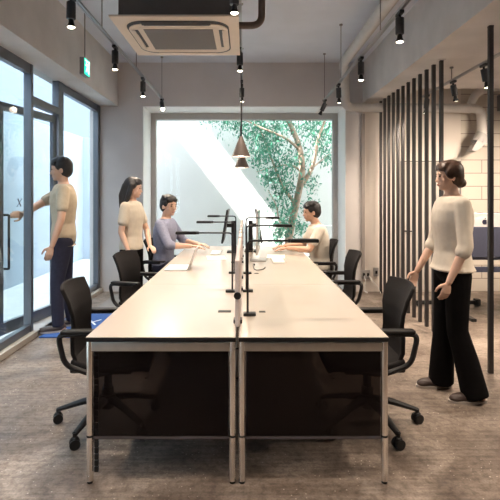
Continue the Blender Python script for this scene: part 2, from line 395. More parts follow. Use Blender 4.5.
# door leaf, slightly ajar
dr = thing('door_1', 'glass entrance door with dark frame standing ajar', 'door', (XF-0.05, 5.53, 0.07), -(PI/2+math.radians(12))); dr['kind'] = 'structure'
W = 0.95; d = MB()
d.span((0.0, -0.022, 0), (0.07, 0.022, 2.33), 0.003); d.span((W-0.07, -0.022, 0), (W, 0.022, 2.33), 0.003)
d.span((0.07, -0.022, 0), (W-0.07, 0.022, 0.12), 0.003); d.span((0.07, -0.022, 2.25), (W-0.07, 0.022, 2.33), 0.003)
d.build('door_frame', M['frame'], dr)
MB().span((0.07, -0.005, 0.12), (W-0.07, 0.005, 2.25)).build('door_pane', M['glass'], dr)
hd = MB().tube(fillet([(0.87, 0.02, 1.20), (0.87, 0.075, 1.20), (0.87, 0.075, 0.66), (0.87, 0.02, 0.66)], 0.015), 0.012)
hd.build('door_handle', M['blk'], dr)
# door behind the rods
d2 = thing('door_2', 'plain warm grey door in the rear wall behind the rods', 'door', (2.37, YB, 0)); d2['kind'] = 'structure'
MB().span((0.012, -0.012, 0.005), (0.888, 0.0, 1.96), 0.003).build('door_leaf', M['doorp'], d2)
df = MB(); df.span((-0.008, -0.02, 0), (0.008, 0, 1.985)); df.span((0.892, -0.02, 0), (0.908, 0, 1.985)); df.span((0.008, -0.02, 1.968), (0.892, 0, 1.985))
df.build('door_frame', M['conduit'], d2)
MB().cyl((0.06, -0.012, 0.92), (0.06, -0.05, 0.92), 0.012).tube([(0.055, -0.05, 0.92), (0.16, -0.05, 0.92)], 0.009).build('door_handle', M['blk'], d2)
# ------------------------------------------------------------------ outside
struct('ground_outside', MB().span((-14, -22, -0.3), (-2.40, 50, -0.02)), M['outground'], 'pale paving outside the glass front', 'ground')
struct('ground_courtyard', MB().span((-2.40, 7.80, -0.3), (8, 20, -0.02)), M['outground'], 'pale courtyard ground behind the picture window', 'ground')
cw = MB().span((-3.0, 9.5, -0.02), (8, 9.7, 5.0))
struct('courtyard_wall', cw, M['outwall'], 'white courtyard wall with a slanting patch of sun', 'wall')
struct('courtyard_ledge', MB().span((1.45, 9.3, -0.02), (5, 9.5, 0.85), 0.01), M['outwall'], 'low white ledge at the foot of the courtyard wall', 'ledge')
lw = MB(); lw.span((-3.95, -8, -0.02), (-3.76, 10.85, 2.8)); lw.span((-3.95, 10.85, -0.02), (-2.9, 11.05, 2.8))
struct('passage_wall', lw, M['passage'], 'pale blue grey garden wall outside the glass front', 'wall')
struct('sun_block_building', MB().span((-13, -22, -0.02), (-9, 50, 12.57)), M['sunblock'], 'tall grey building added beyond the passage to block the sun', 'building')  # added mass, its height set to shade the glass front and edge the sun
struct('sun_occluder', MB().span((-5.52, 6.6, 9.0), (8, 7.75, 9.3)).span((-9.0, 7.64, 9.0), (-5.52, 8.4, 9.3)), M['outwall'], 'roof slab added unseen above the room to edge the sun patch', 'occluder')  # unseen slabs added to cut the sun into a slanting patch
struct('upper_storey', MB().span((-2.30, -6, 3.72), (6, 7.75, 4.82)), M['outwall'], 'upper storey of the building above the room', 'building')
# tie holes in the courtyard wall
# tree
tr = thing('courtyard_tree', 'slender leafy tree leaning in front of the courtyard wall', 'tree', (0, 0, 0))
def px(x, y, Y): return Vector(((x-CX)/F*Y, Y, H-(y-CY)/F*Y))
tk = MB(); YT = 8.75
tk.tube(smoothpath([(0.88, YT, -0.02), (0.82, YT, 0.45), px(290, 232, YT), px(297, 200, YT), px(302, 172, YT-.1), px(300, 150, YT-.1), px(292, 128, YT), px(280, 105, YT), px(270, 80, YT)]), [0.085-0.0011*i for i in range(49)], 10)
limbs = []
for pts, r in (([px(299, 190, YT), px(312, 168, YT-.1), px(318, 140, YT-.2), px(326, 115, YT-.2), px(330, 80, YT)], 0.045),
               ([px(296, 205, YT), px(282, 185, YT+.1), px(272, 160, YT+.15), px(262, 135, YT+.1), px(250, 110, YT)], 0.035),
               ([px(300, 150, YT-.1), px(285, 138, YT-.2), px(262, 128, YT-.25), px(240, 118, YT-.2), px(215, 112, YT-.1)], 0.03),
               ([px(302, 172, YT-.1), px(290, 165, YT+.1), px(270, 168, YT+.2), px(256, 172, YT+.2)], 0.022),
               ([px(290, 232, YT), px(280, 222, YT-.1), px(276, 205, YT-.2), px(268, 190, YT-.2)], 0.02),
               ([px(312, 168, YT-.1), px(322, 160, YT), px(334, 150, YT+.1)], 0.02)):
    p = smoothpath(pts); tk.tube(p, [r*(1-0.8*i/len(p)) for i in range(len(p))], 8); limbs.append(p)
tk.build('trunk', M['bark'], tr)
lf = bmesh.new()
blobs = [(215, 112, 13, 300), (232, 118, 17, 420), (255, 128, 20, 650), (240, 105, 22, 350), (272, 142, 20, 600), (280, 118, 22, 500), (262, 155, 13, 300), (278, 172, 16, 420), (268, 178, 9, 160), (284, 192, 13, 300), (290, 212, 12, 260), (283, 228, 11, 330), (296, 160, 14, 240),
         (310, 128, 17, 360), (318, 112, 22, 420), (322, 142, 13, 280), (328, 158, 9, 150), (308, 182, 10, 150), (300, 228, 9, 160), (312, 205, 9, 100), (275, 205, 7, 90), (278, 240, 8, 120), (330, 128, 8, 90), (300, 100, 25, 350)]
for bx_, by_, br_, n_ in blobs:
    for _ in range(int(n_*0.95)):
        a = random.gauss(0, 0.52); b_ = random.gauss(0, 0.52)
        c = px(bx_+a*br_, by_+b_*br_, YT+random.gauss(0, 0.22))
        if c.y > 9.2: c.y = 9.2
        L_ = random.uniform(0.05, 0.10); wd = L_*random.uniform(0.28, 0.42)
        q = Euler((random.uniform(0, 2*PI), random.uniform(0, 2*PI), random.uniform(0, 2*PI))).to_matrix()
        vs_ = [lf.verts.new(c + q @ Vector(v)) for v in ((-L_/2, 0, 0), (-L_*.1, wd/2, 0.004), (L_/2, 0, 0), (-L_*.1, -wd/2, 0.004))]
        lf.faces.new(vs_)
me = bpy.data.meshes.new('foliage'); lf.to_mesh(me); lf.free(); me.materials.append(M['leaf'])
fo = bpy.data.objects.new('foliage', me); COL.objects.link(fo); fo.parent = tr; fo['kind'] = 'stuff'

# ------------------------------------------------------------------ desks
XC = -0.04; HT = 0.75
def make_desk(sx, y0, label, front=False, rear=False):
    x0, x1 = (XC-0.772, XC-0.006) if sx < 0 else (XC+0.006, XC+0.772)
    t = thing('desk', label, 'desk', ((x0+x1)/2, y0+0.7, 0), 0, 'desks of the long workbench')
    hx = (x1-x0)/2; hy = 0.70
    MB().span((-hx+0.002, -hy+0.0015, HT-0.004), (hx-0.002, hy-0.0015, HT), 0.001).build('desktop', M['top'], t)
    MB().span((-hx+0.002, -hy+0.0015, HT-0.024), (hx-0.002, hy-0.0015, HT-0.004), 0.001).build('edge_band', M['blk'], t)
    f = MB()
    for s in (-1, 1):
        f.span((-hx+0.03, s*(hy-0.016)-0.012, HT-0.074), (hx-0.03, s*(hy-0.016)+0.012, HT-0.026), 0.006)
        f.span((s*(hx-0.016)-0.012, -hy+0.03, HT-0.074), (s*(hx-0.016)+0.012, hy-0.03, HT-0.026), 0.006)
    f.build('frame', M['brushed'], t)
    for sx_ in (-1, 1):
        for sy in (-1, 1):
            X, Y = sx_*(hx-0.0185), sy*(hy-0.020)
            l = MB().cyl((X, Y, 0.012), (X, Y, HT-0.024), 0.0172, 20).build('leg', M['chrome'], t)
            MB().cyl((X, Y, 0.236), (X, Y, 0.246), 0.0180, 20).build('collar', M['blk'], l)
            MB().cyl((X, Y, 0.0), (X, Y, 0.014), 0.0145, 20).build('foot', M['blk'], l)
    if front or rear:
        s = -1 if front else 1
        p = MB().span((-hx+0.040, s*(hy-0.016)-0.004, 0.232), (hx-0.040, s*(hy-0.016)+0.004, HT-0.076)).build('modesty_panel', M['smoke'], t)
        MB().span((-hx+0.038, s*(hy-0.016)-0.006, 0.226), (hx-0.038, s*(hy-0.016)+0.006, 0.240), 0.003).build('panel_rail', M['panelrail'], p)
    if front and sx < 0:
        c = MB()
        for k in range(20): c.box((-hx+0.052, -hy+0.02, 0.07+k*0.032), (0.022, 0.014, 0.028), 0.004)
        c.build('cable_chain', M['blk'], t)
    px_ = hx-0.075 if sx < 0 else -hx+0.14
    g = MB().span((px_-0.045, -0.20, HT-0.002), (px_+0.035, -0.155, HT+0.004), 0.002) if front and sx < 0 else MB().span((px_-0.02, -0.20, HT-0.002), (px_+0.02, -0.17, HT+0.003), 0.001)
    if not rear: g.build('cable_port', M['blk'], t)
    return t
make_desk(-1, 2.372, 'pale desk at the near end of the left row beside the near left chair', front=True)
make_desk(1, 2.372, 'pale desk at the near end of the right row beside the near right chair', front=True)
make_desk(-1, 3.772, 'pale middle desk of the left row with the open white laptop')
make_desk(1, 3.772, 'pale middle desk of the right row in front of the silver computer')
make_desk(-1, 5.172, 'pale far desk of the left row where the man in the blue shirt works', rear=True)
make_desk(1, 5.172, 'pale far desk of the right row where the man in the white tee works', rear=True)
# centre divider screens
for i, (y, lb) in enumerate(((2.46, 'pale felt divider screen standing on the near end of the bench'), (3.86, 'pale felt divider screen standing along the middle of the bench'), (5.26, 'pale felt divider screen standing at the far end of the bench'))):
    t = thing('divider_screen', lb, 'screen', (XC, y+0.64, HT), 0, 'felt screens along the centre of the bench')
    MB().box((0, 0, 0.20), (0.026, 1.26, 0.355), 0.012, seg=4).build('panel', M['screenfab'], t)
    for s in (-0.63, 0.63):
        k = MB().cyl((0, s-0.01, 0.19), (0, s+0.01, 0.19), 0.019, 20).build('knob', M['blk'], t)
    for s in (-0.45, 0.45): MB().box((0, s, 0.011), (0.05, 0.06, 0.022), 0.003).build('foot', M['blk'], t)
    if i:
        for s in (-0.2, 0.15): MB().box((0, s, 0.378), (0.03, 0.05, 0.012), 0.003).build('clip', M['acbeige'], t)

# ------------------------------------------------------------------ desk lamps
def desk_lamp(x, y, top, arm, sgn, head, label):
    t = thing('desk_lamp', label, 'lamp', (x, y, HT), 0, 'thin black task lamps along the bench')
    MB().box((-0.012 if sgn < 0 else 0.012, 0, 0.009), (0.075, 0.05, 0.018), 0.004).build('base', M['lampblk'], t)
    h = top-HT
    MB().tube(fillet([(0, 0, 0.015), (0, 0, h), (sgn*(arm-head), 0, h)], 0.03), 0.0062, 10).build('stem', M['lampblk'], t)
    hb = MB().box((sgn*(arm-head/2), 0, h), (head, 0.06, 0.022), 0.008).build('lamp_head', M['lampblk'], t)
    MB().cyl((sgn*(arm-head-0.012), 0, h), (sgn*(arm-head+0.012), 0, h), 0.011).build('joint', M['lampblk'], hb)
    return t
desk_lamp(0.016, 2.80, 1.198, 0.425, 1, 0.17, 'nearest black task lamp reaching over the right desks, its arm the lowest')
desk_lamp(0.010, 3.48, 1.243, 0.34, 1, 0.13, 'second black task lamp on the right side, its arm above the nearest one')
desk_lamp(0.010, 4.27, 1.262, 0.305, 1, 0.115, 'farthest black task lamp on the right side, its short arm near the silver computer top')
desk_lamp(-0.094, 3.47, 1.19, 0.42, -1, 0.16, 'nearest black task lamp reaching over the left desks, with the longest left arm')
desk_lamp(-0.100, 4.29, 1.222, 0.345, -1, 0.14, 'second black task lamp on the left side, its arm between two others')
desk_lamp(-0.097, 4.95, 1.246, 0.30, -1, 0.115, 'farthest black task lamp on the left side, with the shortest arm')

# ------------------------------------------------------------------ computers
def monitor(x, y, sgn, label):     # stand column beside the divider, screen in front of it
    t = thing('monitor', label, 'monitor', (x, y, HT), 0, 'black monitors beside the divider')
    MB().box((0, 0, 0.008), (0.16, 0.20, 0.016), 0.005).build('stand_foot', M['blk'], t)
    MB().box((0, 0, 0.20), (0.055, 0.07, 0.385), 0.006).build('stand_column', M['blk'], t)
    MB().box((sgn*0.05, 0, 0.335), (0.07, 0.05, 0.05), 0.006).build('bracket', M['blk'], t)
    s = MB().box((sgn*0.10, 0, 0.335), (0.026, 0.56, 0.41), 0.008, rot=(0, -sgn*0.16, 0)).build('screen', M['blk'], t)
    MB().box((sgn*0.1135, 0, 0.3330), (0.002, 0.53, 0.375), rot=(0, -sgn*0.16, 0)).build('display', M['display'], s)
monitor(-0.145, 5.90, -1, 'black tilted monitor on a column stand facing the man in the blue shirt')
monitor(0.072, 5.95, 1, 'black monitor on a column stand facing the man in the white tee')
def apple(mb, c, s, axis):         # fruit shaped mark with a bite and a leaf
    pts = []
    for k in range(40):
        a = 2*PI*k/40; r = 1.0 - 0.16*math.exp(-((a-PI/2)/0.28)**2) - 0.10*math.exp(-((a-3*PI/2)/0.25)**2)
        u, v = r*math.cos(a)*0.92, r*math.sin(a)
        dd = math.hypot(u-1.22, v-0.12)
        if dd < 0.52: u, v = 1.22+(u-1.22)*0.52/dd, 0.12+(v-0.12)*0.52/dd
        pts.append((u, v))
    lf_ = [(0.02+0.16*math.sin(t)*1.0+0.32*t/PI, 1.02+0.55*t/PI-0.1*math.sin(t)) for t in [PI*k/8 for k in range(9)]] + [(0.02-0.10*math.sin(t)+0.32*t/PI, 1.02+0.55*t/PI+0.16*math.sin(t)) for t in [PI*k/8 for k in range(7, 0, -1)]]
    for poly in (pts, lf_):
        q = [(c[0]+u*s, c[2]+v*s) if axis == 'y' else (c[1]+u*s, c[2]+v*s) for u, v in poly]
        t0 = c[1] if axis == 'y' else c[0]
        mb.prism(q, axis, t0-0.001, t0+0.001)
    return mb
def allinone(loc, rz, label, logo=True, dz=0.0):       # local: screen faces +Y, back faces -Y
    t = thing('desktop_computer', label, 'computer', loc, rz, 'silver all in one computers')
    c = MB().box((0, 0, 0.325+dz), (0.65, 0.018, 0.46), 0.006, seg=3)
    c.ball((0, -0.004, 0.33+dz), (0.29, 0.012, 0.20), n=24)
    c.build('case', M['silver'], t)
    MB().box((0, 0.0105, 0.365+dz), (0.62, 0.003, 0.36)).build('display', M['display'], t)
    st = MB(); st.box((0, -0.055, 0.10), (0.19, 0.006, 0.21), 0.002, rot=(-0.30, 0, 0)); st.box((0, 0.0, 0.005), (0.19, 0.18, 0.008), 0.003)
    st.build('stand', M['silver'], t)
    if logo: apple(MB(), (0, -0.0175, 0.44+dz), 0.034, 'y').build('logo', M['logo'], t)
    return t
allinone((0.145, 5.15, HT), -PI/2-0.07, 'silver all in one computer seen edge on beside the divider screen')
# laptop
t = thing('laptop', 'open white laptop seen from the side on the middle left desk', 'laptop', (-0.655, 4.58, HT), 0)
b_ = MB().box((0, 0, 0.008), (0.225, 0.32, 0.014), 0.004).build('base', M['silver'], t)
MB().box((-0.02, 0, 0.0158), (0.10, 0.27, 0.0016)).build('keyboard', M['paleplastic'], b_)
ld = MB().box((0.146, 0, 0.106), (0.008, 0.32, 0.215), 0.003, rot=(0, 0.36, 0)).build('lid', M['silver'], t)
MB().box((0.141, 0, 0.106), (0.001, 0.29, 0.18), rot=(0, 0.36, 0)).build('display', M['display'], ld)
tag(MB().box((-0.33, 5.35, HT+0.002), (0.21, 0.297, 0.003), rot=(0, 0, 0.12)).build('paper_sheet', M['paper'], smooth=False), 'white paper sheet on the left desk before the seated man', 'paper')
tag(MB().box((0.36, 5.45, HT+0.002), (0.21, 0.297, 0.003), rot=(0, 0, -0.08)).build('paper_sheet', M['paper'], smooth=False), 'white paper sheet on the right desk before the seated man', 'paper')
tag(MB().tube(smoothpath([(0.20, 4.62, HT+.005), (0.17, 4.5, HT+.005), (0.10, 4.42, HT+.012), (0.08, 4.55, HT+.03), (0.09, 4.68, HT+.03), (0.10, 4.76, HT+.004)]), 0.004, 8).build('cable', M['blk']), 'black cable looping on the right desk by the silver computer', 'cable')
tag(MB().box((0.36, 5.12, HT+0.006), (0.13, 0.42, 0.010), 0.004).build('keyboard', M['paleplastic']), 'white keyboard on the far right desk', 'keyboard')
tag(MB().box((-0.36, 5.80, HT+0.006), (0.12, 0.40, 0.010), 0.004).build('keyboard', M['paleplastic']), 'white keyboard under the hands of the man in the blue shirt', 'keyboard')

# ------------------------------------------------------------------ task chairs (local: sitter faces +X)
def back_pt(u, v):            # u across 0..1, v up 0..1
    Z = [0.44, 0.515, 0.59, 0.665, 0.745, 0.83, 0.912]; X = [-0.165, -0.195, -0.20, -0.195, -0.198, -0.218, -0.255]; Wd = [0.20, 0.205, 0.195, 0.182, 0.205, 0.22, 0.222]
    f = v*6; i = min(5, int(f)); t_ = f-i; t_ = t_*t_*(3-2*t_) if False else t_
    z = Z[i]+(Z[i+1]-Z[i])*t_; x = X[i]+(X[i+1]-X[i])*t_; wd = Wd[i]+(Wd[i+1]-Wd[i])*t_
    s = u*2-1
    return (x+0.045*s*s, s*wd, z+ (0.012*(1-s*s) if v > 0.99 else 0))
def seat_pt(u, v):
    x = -0.17+0.47*v; s = u*2-1
    z = 0.445+0.012*s*s+0.02*math.sin(v*PI)*-1+ (0.03*(1-v)**3) - 0.06*max(0, v-0.8)**1.5*5
    wd = 0.21+0.03*math.sin(v*PI)
    return (x, s*wd, z)
def make_chair(label):
    t = thing('task_chair', label, 'chair', (0, 0, 0), 0, 'black mesh task chairs around the bench')
    s = MB().grid(seat_pt, 16, 14, 0.035).build('seat', M['fabric'], t)
    md = s.modifiers.new('b', 'BEVEL'); md.width = 0.012; md.segments = 3
    b = MB().grid(back_pt, 18, 30, 0.022).build('backrest', M['fabric'], t)
    b.modifiers.new('b', 'BEVEL').width = 0.006
    for sy in (-1, 1):
        a = MB().tube(fillet([(0.08, sy*0.12, 0.385), (-0.02, sy*0.245, 0.40), (-0.19, sy*0.265, 0.47), (-0.232, sy*0.268, 0.655), (0.0, sy*0.265, 0.655)], 0.055, 6), 0.021, 10, flat=(0.75, 1.1))
        a = a.build('armrest', M['blk'], t)
        MB().box((-0.075, sy*0.265, 0.668), (0.27, 0.058, 0.020), 0.009, seg=3).build('arm_pad', M['blk'], a)
    m_ = MB().box((0.02, 0, 0.375), (0.30, 0.22, 0.06), 0.02); m_.box((-0.14, 0, 0.40), (0.12, 0.30, 0.05), 0.015)
    m_.build('mechanism', M['blk'], t)
    MB().cyl((0, 0, 0.13), (0, 0, 0.36), 0.026, 20).cyl((0, 0, 0.10), (0, 0, 0.24), 0.036, 20).build('gas_column', M['lampblk'], t)
    sb = MB().cyl((0, 0, 0.11), (0, 0, 0.19), 0.05, 20)
    R = 0.325
    for k in range(5):
        a = 2*PI*k/5
        d_ = Vector((math.cos(a), math.sin(a), 0))
        sb.tube([d_*0.03+Vector((0, 0, 0.165)), d_*0.16+Vector((0, 0, 0.138)), d_*R+Vector((0, 0, 0.084))], [0.032, 0.027, 0.018], 10, flat=(0.75, 1))
        sb.cyl(d_*R+Vector((0, 0, 0.06)), d_*R+Vector((0, 0, 0.09)), 0.012)
    sb.build('star_base', M['blk'], t)
    for k in range(5):
        a = 2*PI*k/5; d_ = Vector((math.cos(a), math.sin(a), 0)); p = d_*R; ax = Vector((math.cos(a+1.9*k+1.3), math.sin(a+1.9*k+1.3), 0))
        c = MB().ball(p+Vector((0, 0, 0.052)), (0.024, 0.024, 0.020)).build('caster', M['blk'], t)
        wmb = MB()
        for s_ in (-1, 1):
            q = p+Vector((0, 0, 0.030)); wmb.cyl(q+ax*s_*0.008, q+ax*s_*0.026, 0.030, 20)
        wmb.build('wheel', M['lampblk'], c)
    return t
def swivel(root, deg):          # turn the star base and its casters under the seat
    for o in [x for x in bpy.data.objects if x.parent == root and x.name.split('.')[0] in ('star_base', 'caster')]:
        o.rotation_euler = (0, 0, math.radians(deg))
    return root
ch = make_chair('empty black task chair nearest on the left, between desk and glass front')
ch.location = (-0.885, 3.02, 0); ch.rotation_euler = (0, 0, 0.06); swivel(ch, 32)
swivel(dup(ch, (0.79, 3.02, 0), PI, 'empty black task chair nearest on the right, beside the walking woman'), 36)
swivel(dup(ch, (0.86, 4.60, 0), PI, 'empty black task chair at the middle right desk, before the wall outlets'), 10)
swivel(dup(ch, (0.875, 5.80, 0), PI-0.05, 'black task chair carrying the man in the white tee'), 20)
swivel(dup(ch, (-0.955, 4.50, 0), -0.25, 'empty black task chair whose back the standing woman touches'), 50)
swivel(dup(ch, (-0.98, 5.88, 0), -0.15, 'black task chair carrying the man in the blue shirt'), 5)

# ------------------------------------------------------------------ people (local: facing +X, left is +Y)
def hand(mb, wrist, direc, palm_n, s, curl=0.35, thumb=1):
    d_ = Vector(direc).normalized(); n_ = Vector(palm_n); n_ = (n_-d_*n_.dot(d_)).normalized(); sd = d_.cross(n_)*thumb
    w_ = Vector(wrist)
    for k, o in enumerate((-0.028, -0.010, 0.010, 0.027)):
        base = w_+d_*0.035*s+sd*o*0.5*s; kn = w_+d_*(0.092-0.004*abs(k-1))*s+sd*o*s
        mb.limb([base, kn], [0.014*s, 0.0115*s], 10)
        ln = (0.072, 0.082, 0.076, 0.06)[k]*s; p = kn; ang = 0.15+curl*0.5
        for j, fr_ in enumerate((0.45, 0.30, 0.25)):
            q = p+(d_*math.cos(ang)+n_*math.sin(ang))*ln*fr_; mb.limb([p, q], [0.0095*s-0.0008*j, 0.0088*s-0.0008*j], 8); p = q; ang += curl
    tb = w_+d_*0.03*s-sd*0.022*s; t1 = tb+(d_*0.55-sd*0.7+n_*0.25)*0.042*s; t2 = t1+(d_*0.85-sd*0.35+n_*0.3)*0.032*s; t3 = t2+(d_*0.95+n_*0.3)*0.024*s
    mb.limb([tb, t1, t2, t3], [0.014*s, 0.0125*s, 0.0105*s, 0.0085*s], 10)

def person(label, loc, rz, s, J, skin, torso_cl, leg_cl, hair, clothes, hairstyle, female=False, head_yaw=0.0, head_pitch=0.0, seated=False, shoes=True):
    t = thing('person', label, 'person', loc, rz)
    V = lambda p: Vector(p)*s
    hipz, lean = J.get('hipz', 0.93), J.get('lean', 0.0)
    zs = lambda z: z - 0.93 + hipz         # shift of the upper body
    def tp(z, x=0.0):                        # point on the (leaning) spine
        return ((x+lean*(z-0.93))*s, 0, zs(z)*s)
    wf = 0.92 if female else 1.0
    shy = 0.178*wf
    rings = [(tp(0.85), 0.075, 0.11), (tp(0.90), 0.10, 0.155 if female else 0.15), (tp(0.97), 0.105, 0.165 if female else 0.158), (tp(1.08), 0.092, 0.130*wf), (tp(1.18), 0.10, 0.138*wf), (tp(1.30), 0.115, 0.158*wf), (tp(1.38), 0.105, 0.168*wf), (tp(1.44), 0.085, 0.150*wf), (tp(1.475), 0.065, 0.095*wf), (tp(1.50), 0.055, 0.062)]
    def sc(rs, k=1.0, add=0.0): return [(c, a*s*k+add, w_*s*k+add) for c, a, w_ in rs]
    body = MB(); body.loft(sc(rings))
    hc = Vector(tp(1.635)) + Vector((0.03*s+J.get('headx', 0.0), 0, 0)); nb = Vector(tp(1.47))
    body.limb([nb, hc+Vector((-0.02, 0, -0.06))*s], [0.056*s*wf, 0.050*s*wf])
    # head
    hm = Matrix.Translation(hc) @ Euler((0, head_pitch, head_yaw)).to_matrix().to_4x4() @ Matrix.Scale(s*1.04*J.get('hs', 1.0), 4)
    hd_ = MB()
    hd_.ball((-0.012, 0, 0.022), (0.094, 0.074, 0.092), n=24); hd_.ball((0.018, 0, -0.035), (0.066, 0.058, 0.078), n=20)
    hd_.ball((0.058, 0, -0.088), (0.022, 0.026, 0.018)); hd_.ball((0.055, 0, 0.0), (0.030, 0.056, 0.05))
    hd_.ball((0.082, 0, -0.012), (0.012, 0.0095, 0.028), rot=(0, -0.25, 0)); hd_.ball((0.092, 0, -0.030), (0.014, 0.014, 0.0105))
    for sy in (-1, 1):
        hd_.ball((0.074, sy*0.028, 0.022), (0.010, 0.022, 0.008)); hd_.ball((0.052, sy*0.040, -0.028), (0.022, 0.018, 0.022))
        hd_.ball((-0.004, sy*0.074, -0.012), (0.020, 0.009, 0.031), rot=(0, 0.25, sy*-0.35))
    hd_.ball((0.078, 0, -0.056), (0.009, 0.020, 0.006)); hd_.ball((0.077, 0, -0.066), (0.009, 0.018, 0.006))
    bmesh.ops.transform(hd_.bm, matrix=hm, verts=hd_.bm.verts); body._merge(hd_.bm)
    shirt = MB(); pants = MB(); k = clothes
    loose = k.get('loose', 0.014)
    top_rings = [r for r in rings if k.get('hem', 0.90)-0.02 <= r[0][2]/s+0.93-hipz]
    r0 = (tp(k.get('hem', 0.90)), 0.105+k.get('flare', 0.0), 0.16+k.get('flare', 0.0))
    shirt.loft(sc([r0]+top_rings[:-1], 1.0, loose*s)+[(tp(1.487), 0.064*s, 0.080*s)])
    # arms
    for sd_, key in ((1, 'L'), (-1, 'R')):
        sh = V(tp(1.425)) / s if False else Vector(tp(1.425)) + Vector((0, sd_*shy*s, 0))
        el = V(J['el'+key]); wr = V(J['wr'+key])
        body.limb([sh, sh.lerp(el, .5), el, el.lerp(wr, .35), wr], [0.050*s*wf, 0.045*s*wf, 0.037*s*wf, 0.037*s*wf, 0.025*s*wf])
        hdv = J.get('hd'+key, wr-el); hand(body, wr, hdv, J.get('pn'+key, (0, -sd_, 0)), s*(0.93 if female else 1.0), J.get('curl', 0.35), sd_)
        sl = k.get('sleeve', 0.6)           # 0..1 upper arm, 1..2 forearm
        pts = [sh, sh.lerp(el, .5)] ; rr = [0.062*s*wf, 0.058*s*wf]; g = k.get('sleeve_r', 0.058)*s
        if sl <= 1: pts = [sh, sh.lerp(el, sl)]; rr = [0.062*s*wf, g]
        else: pts = [sh, sh.lerp(el, .5), el, el.lerp(wr, sl-1)]; rr = [0.064*s*wf, 0.058*s*wf, max(g*0.95, .05*s), g]
        shirt.limb(pts, rr)
    # legs
    for sd_, key in ((1, 'L'), (-1, 'R')):
        hp = Vector((0, sd_*0.088, hipz-0.02))*s; kn = V(J['kn'+key]); an = V(J['an'+key])
        body.limb([hp, hp.lerp(kn, .5), kn, kn.lerp(an, .35), an], [0.085*s, 0.072*s, 0.055*s, 0.054*s, 0.036*s])
        fy = J.get('ft'+key, 0.0); fd = Vector((math.cos(fy), math.sin(fy), 0)); toe = Vector((an.x, an.y, 0.028*s))+fd*0.15*s; heel = Vector((an.x, an.y, 0.034*s))-fd*0.045*s
        body.limb([an, heel], [0.036*s, 0.030*s]); body.limb([heel, toe], [0.030*s, 0.024*s])
        wk, wa = k.get('leg_k', 0.068), k.get('leg_a', 0.058)
        mid = kn.lerp(an, .5); pants.limb([hp, hp.lerp(kn, .5), kn, mid], [0.10*s, 0.085*s, wk*s, (wk+wa)/2*s])
        pants.cone(mid, an+Vector((0, 0, k.get('cuff', -0.03))), (wk+wa)/2*s, wa*s, 24)      # legs end in a flat hem
        if shoes:
            sh_ = MB(); yaw = fy
            c0 = Vector((an.x, an.y, 0))+fd*0.055*s
            sh_.ball(c0+Vector((0, 0, 0.036)), (0.135*s, 0.044*s, 0.034), rot=(0, 0, yaw)); sh_.ball(Vector((an.x, an.y, 0.052))-fd*0.015, (0.062*s, 0.040*s, 0.042), rot=(0, 0, yaw)); sh_.ball(c0+fd*0.075*s+Vector((0, 0, 0.026)), (0.06*s, 0.043*s, 0.024), rot=(0, 0, yaw))
            so = sh_.build('shoe', M['shoe'], t, remesh=0.006, sm=2)
            sl_ = MB(); poly = [(c0.x+fd.x*0.142*s*math.cos(a)-fd.y*0.047*s*math.sin(a), c0.y+fd.y*0.142*s*math.cos(a)+fd.x*0.047*s*math.sin(a)) for a in [2*PI*i/24 for i in range(24)]]
            sl_.prism(poly, 'z', 0.0, 0.018).build('sole', M['sole'], so)
    pr = [(tp(0.845), 0.07, 0.10), (tp(0.90), 0.105, 0.155), (tp(0.96), 0.11, 0.165), (tp(k.get('waist', 1.02)), 0.105, 0.150)]
    pants.loft(sc(pr, 1.0, 0.006*s))
    body.build('body', skin, t, remesh=0.0065, sm=3)
    so = shirt.build('shirt', torso_cl, t, remesh=0.010, sm=4)
    pants.build('trousers', leg_cl, t, remesh=0.010, sm=4)
    # hair
    hr = MB()
    hr.ball((-0.026, 0, 0.036), (0.098, 0.086, 0.094), n=24); hr.ball((-0.045, 0, 0.0), (0.076, 0.083, 0.088), n=20)
    hr.ball((0.030, 0, 0.092), (0.058, 0.066, 0.030), rot=(0, 0.35, 0)) ; hr.ball((0.052, 0.03, 0.072), (0.034, 0.046, 0.024), rot=(0, 0.6, 0.3)); hr.ball((0.052, -0.03, 0.072), (0.034, 0.046, 0.024), rot=(0, 0.6, -0.3))
    for sy in (-1, 1): hr.ball((0.012, sy*0.070, 0.030), (0.030, 0.014, 0.036))
    if hairstyle == 'long':
        hr.limb([(-0.06, 0, 0.0), (-0.095, 0, -0.10), (-0.095, 0, -0.22)], [0.082, 0.07, 0.05])
        for sy in (-1, 1): hr.limb([(-0.01, sy*0.075, 0.03), (-0.02, sy*0.082, -0.06), (-0.05, sy*0.075, -0.17)], [0.03, 0.03, 0.028])
    if hairstyle == 'bun':
        hr.ball((-0.098, 0, -0.062), (0.040, 0.042, 0.038)); hr.ball((-0.065, 0, -0.055), (0.05, 0.06, 0.045))
        for sy in (-1, 1): hr.ball((0.0, sy*0.074, 0.02), (0.05, 0.014, 0.05))
    if hairstyle == 'crop':
        for a_ in range(9): hr.ball((0.03-0.012*abs(a_-4), (a_-4)*0.016, 0.10-0.003*abs(a_-4)), (0.045, 0.02, 0.028), rot=(0, 0.5, 0))
    bmesh.ops.transform(hr.bm, matrix=hm, verts=hr.bm.verts)
    hr.build('hair', hair, t, remesh=0.007, sm=3)
    for sy in (-1, 1):
        e = MB().ball((0.0775, sy*0.030, 0.004), (0.0075, 0.0125, 0.0055)); e.ball((0.083, sy*0.029, 0.0225), (0.005, 0.019, 0.0035)) ; bmesh.ops.transform(e.bm, matrix=hm, verts=e.bm.verts); e.build('eye', M['eye'], t)
    mo = MB().ball((0.083, 0, -0.061), (0.0065, 0.020, 0.0065)); bmesh.ops.transform(mo.bm, matrix=hm, verts=mo.bm.verts); mo.build('mouth', M['lip'], t)
    return t, so
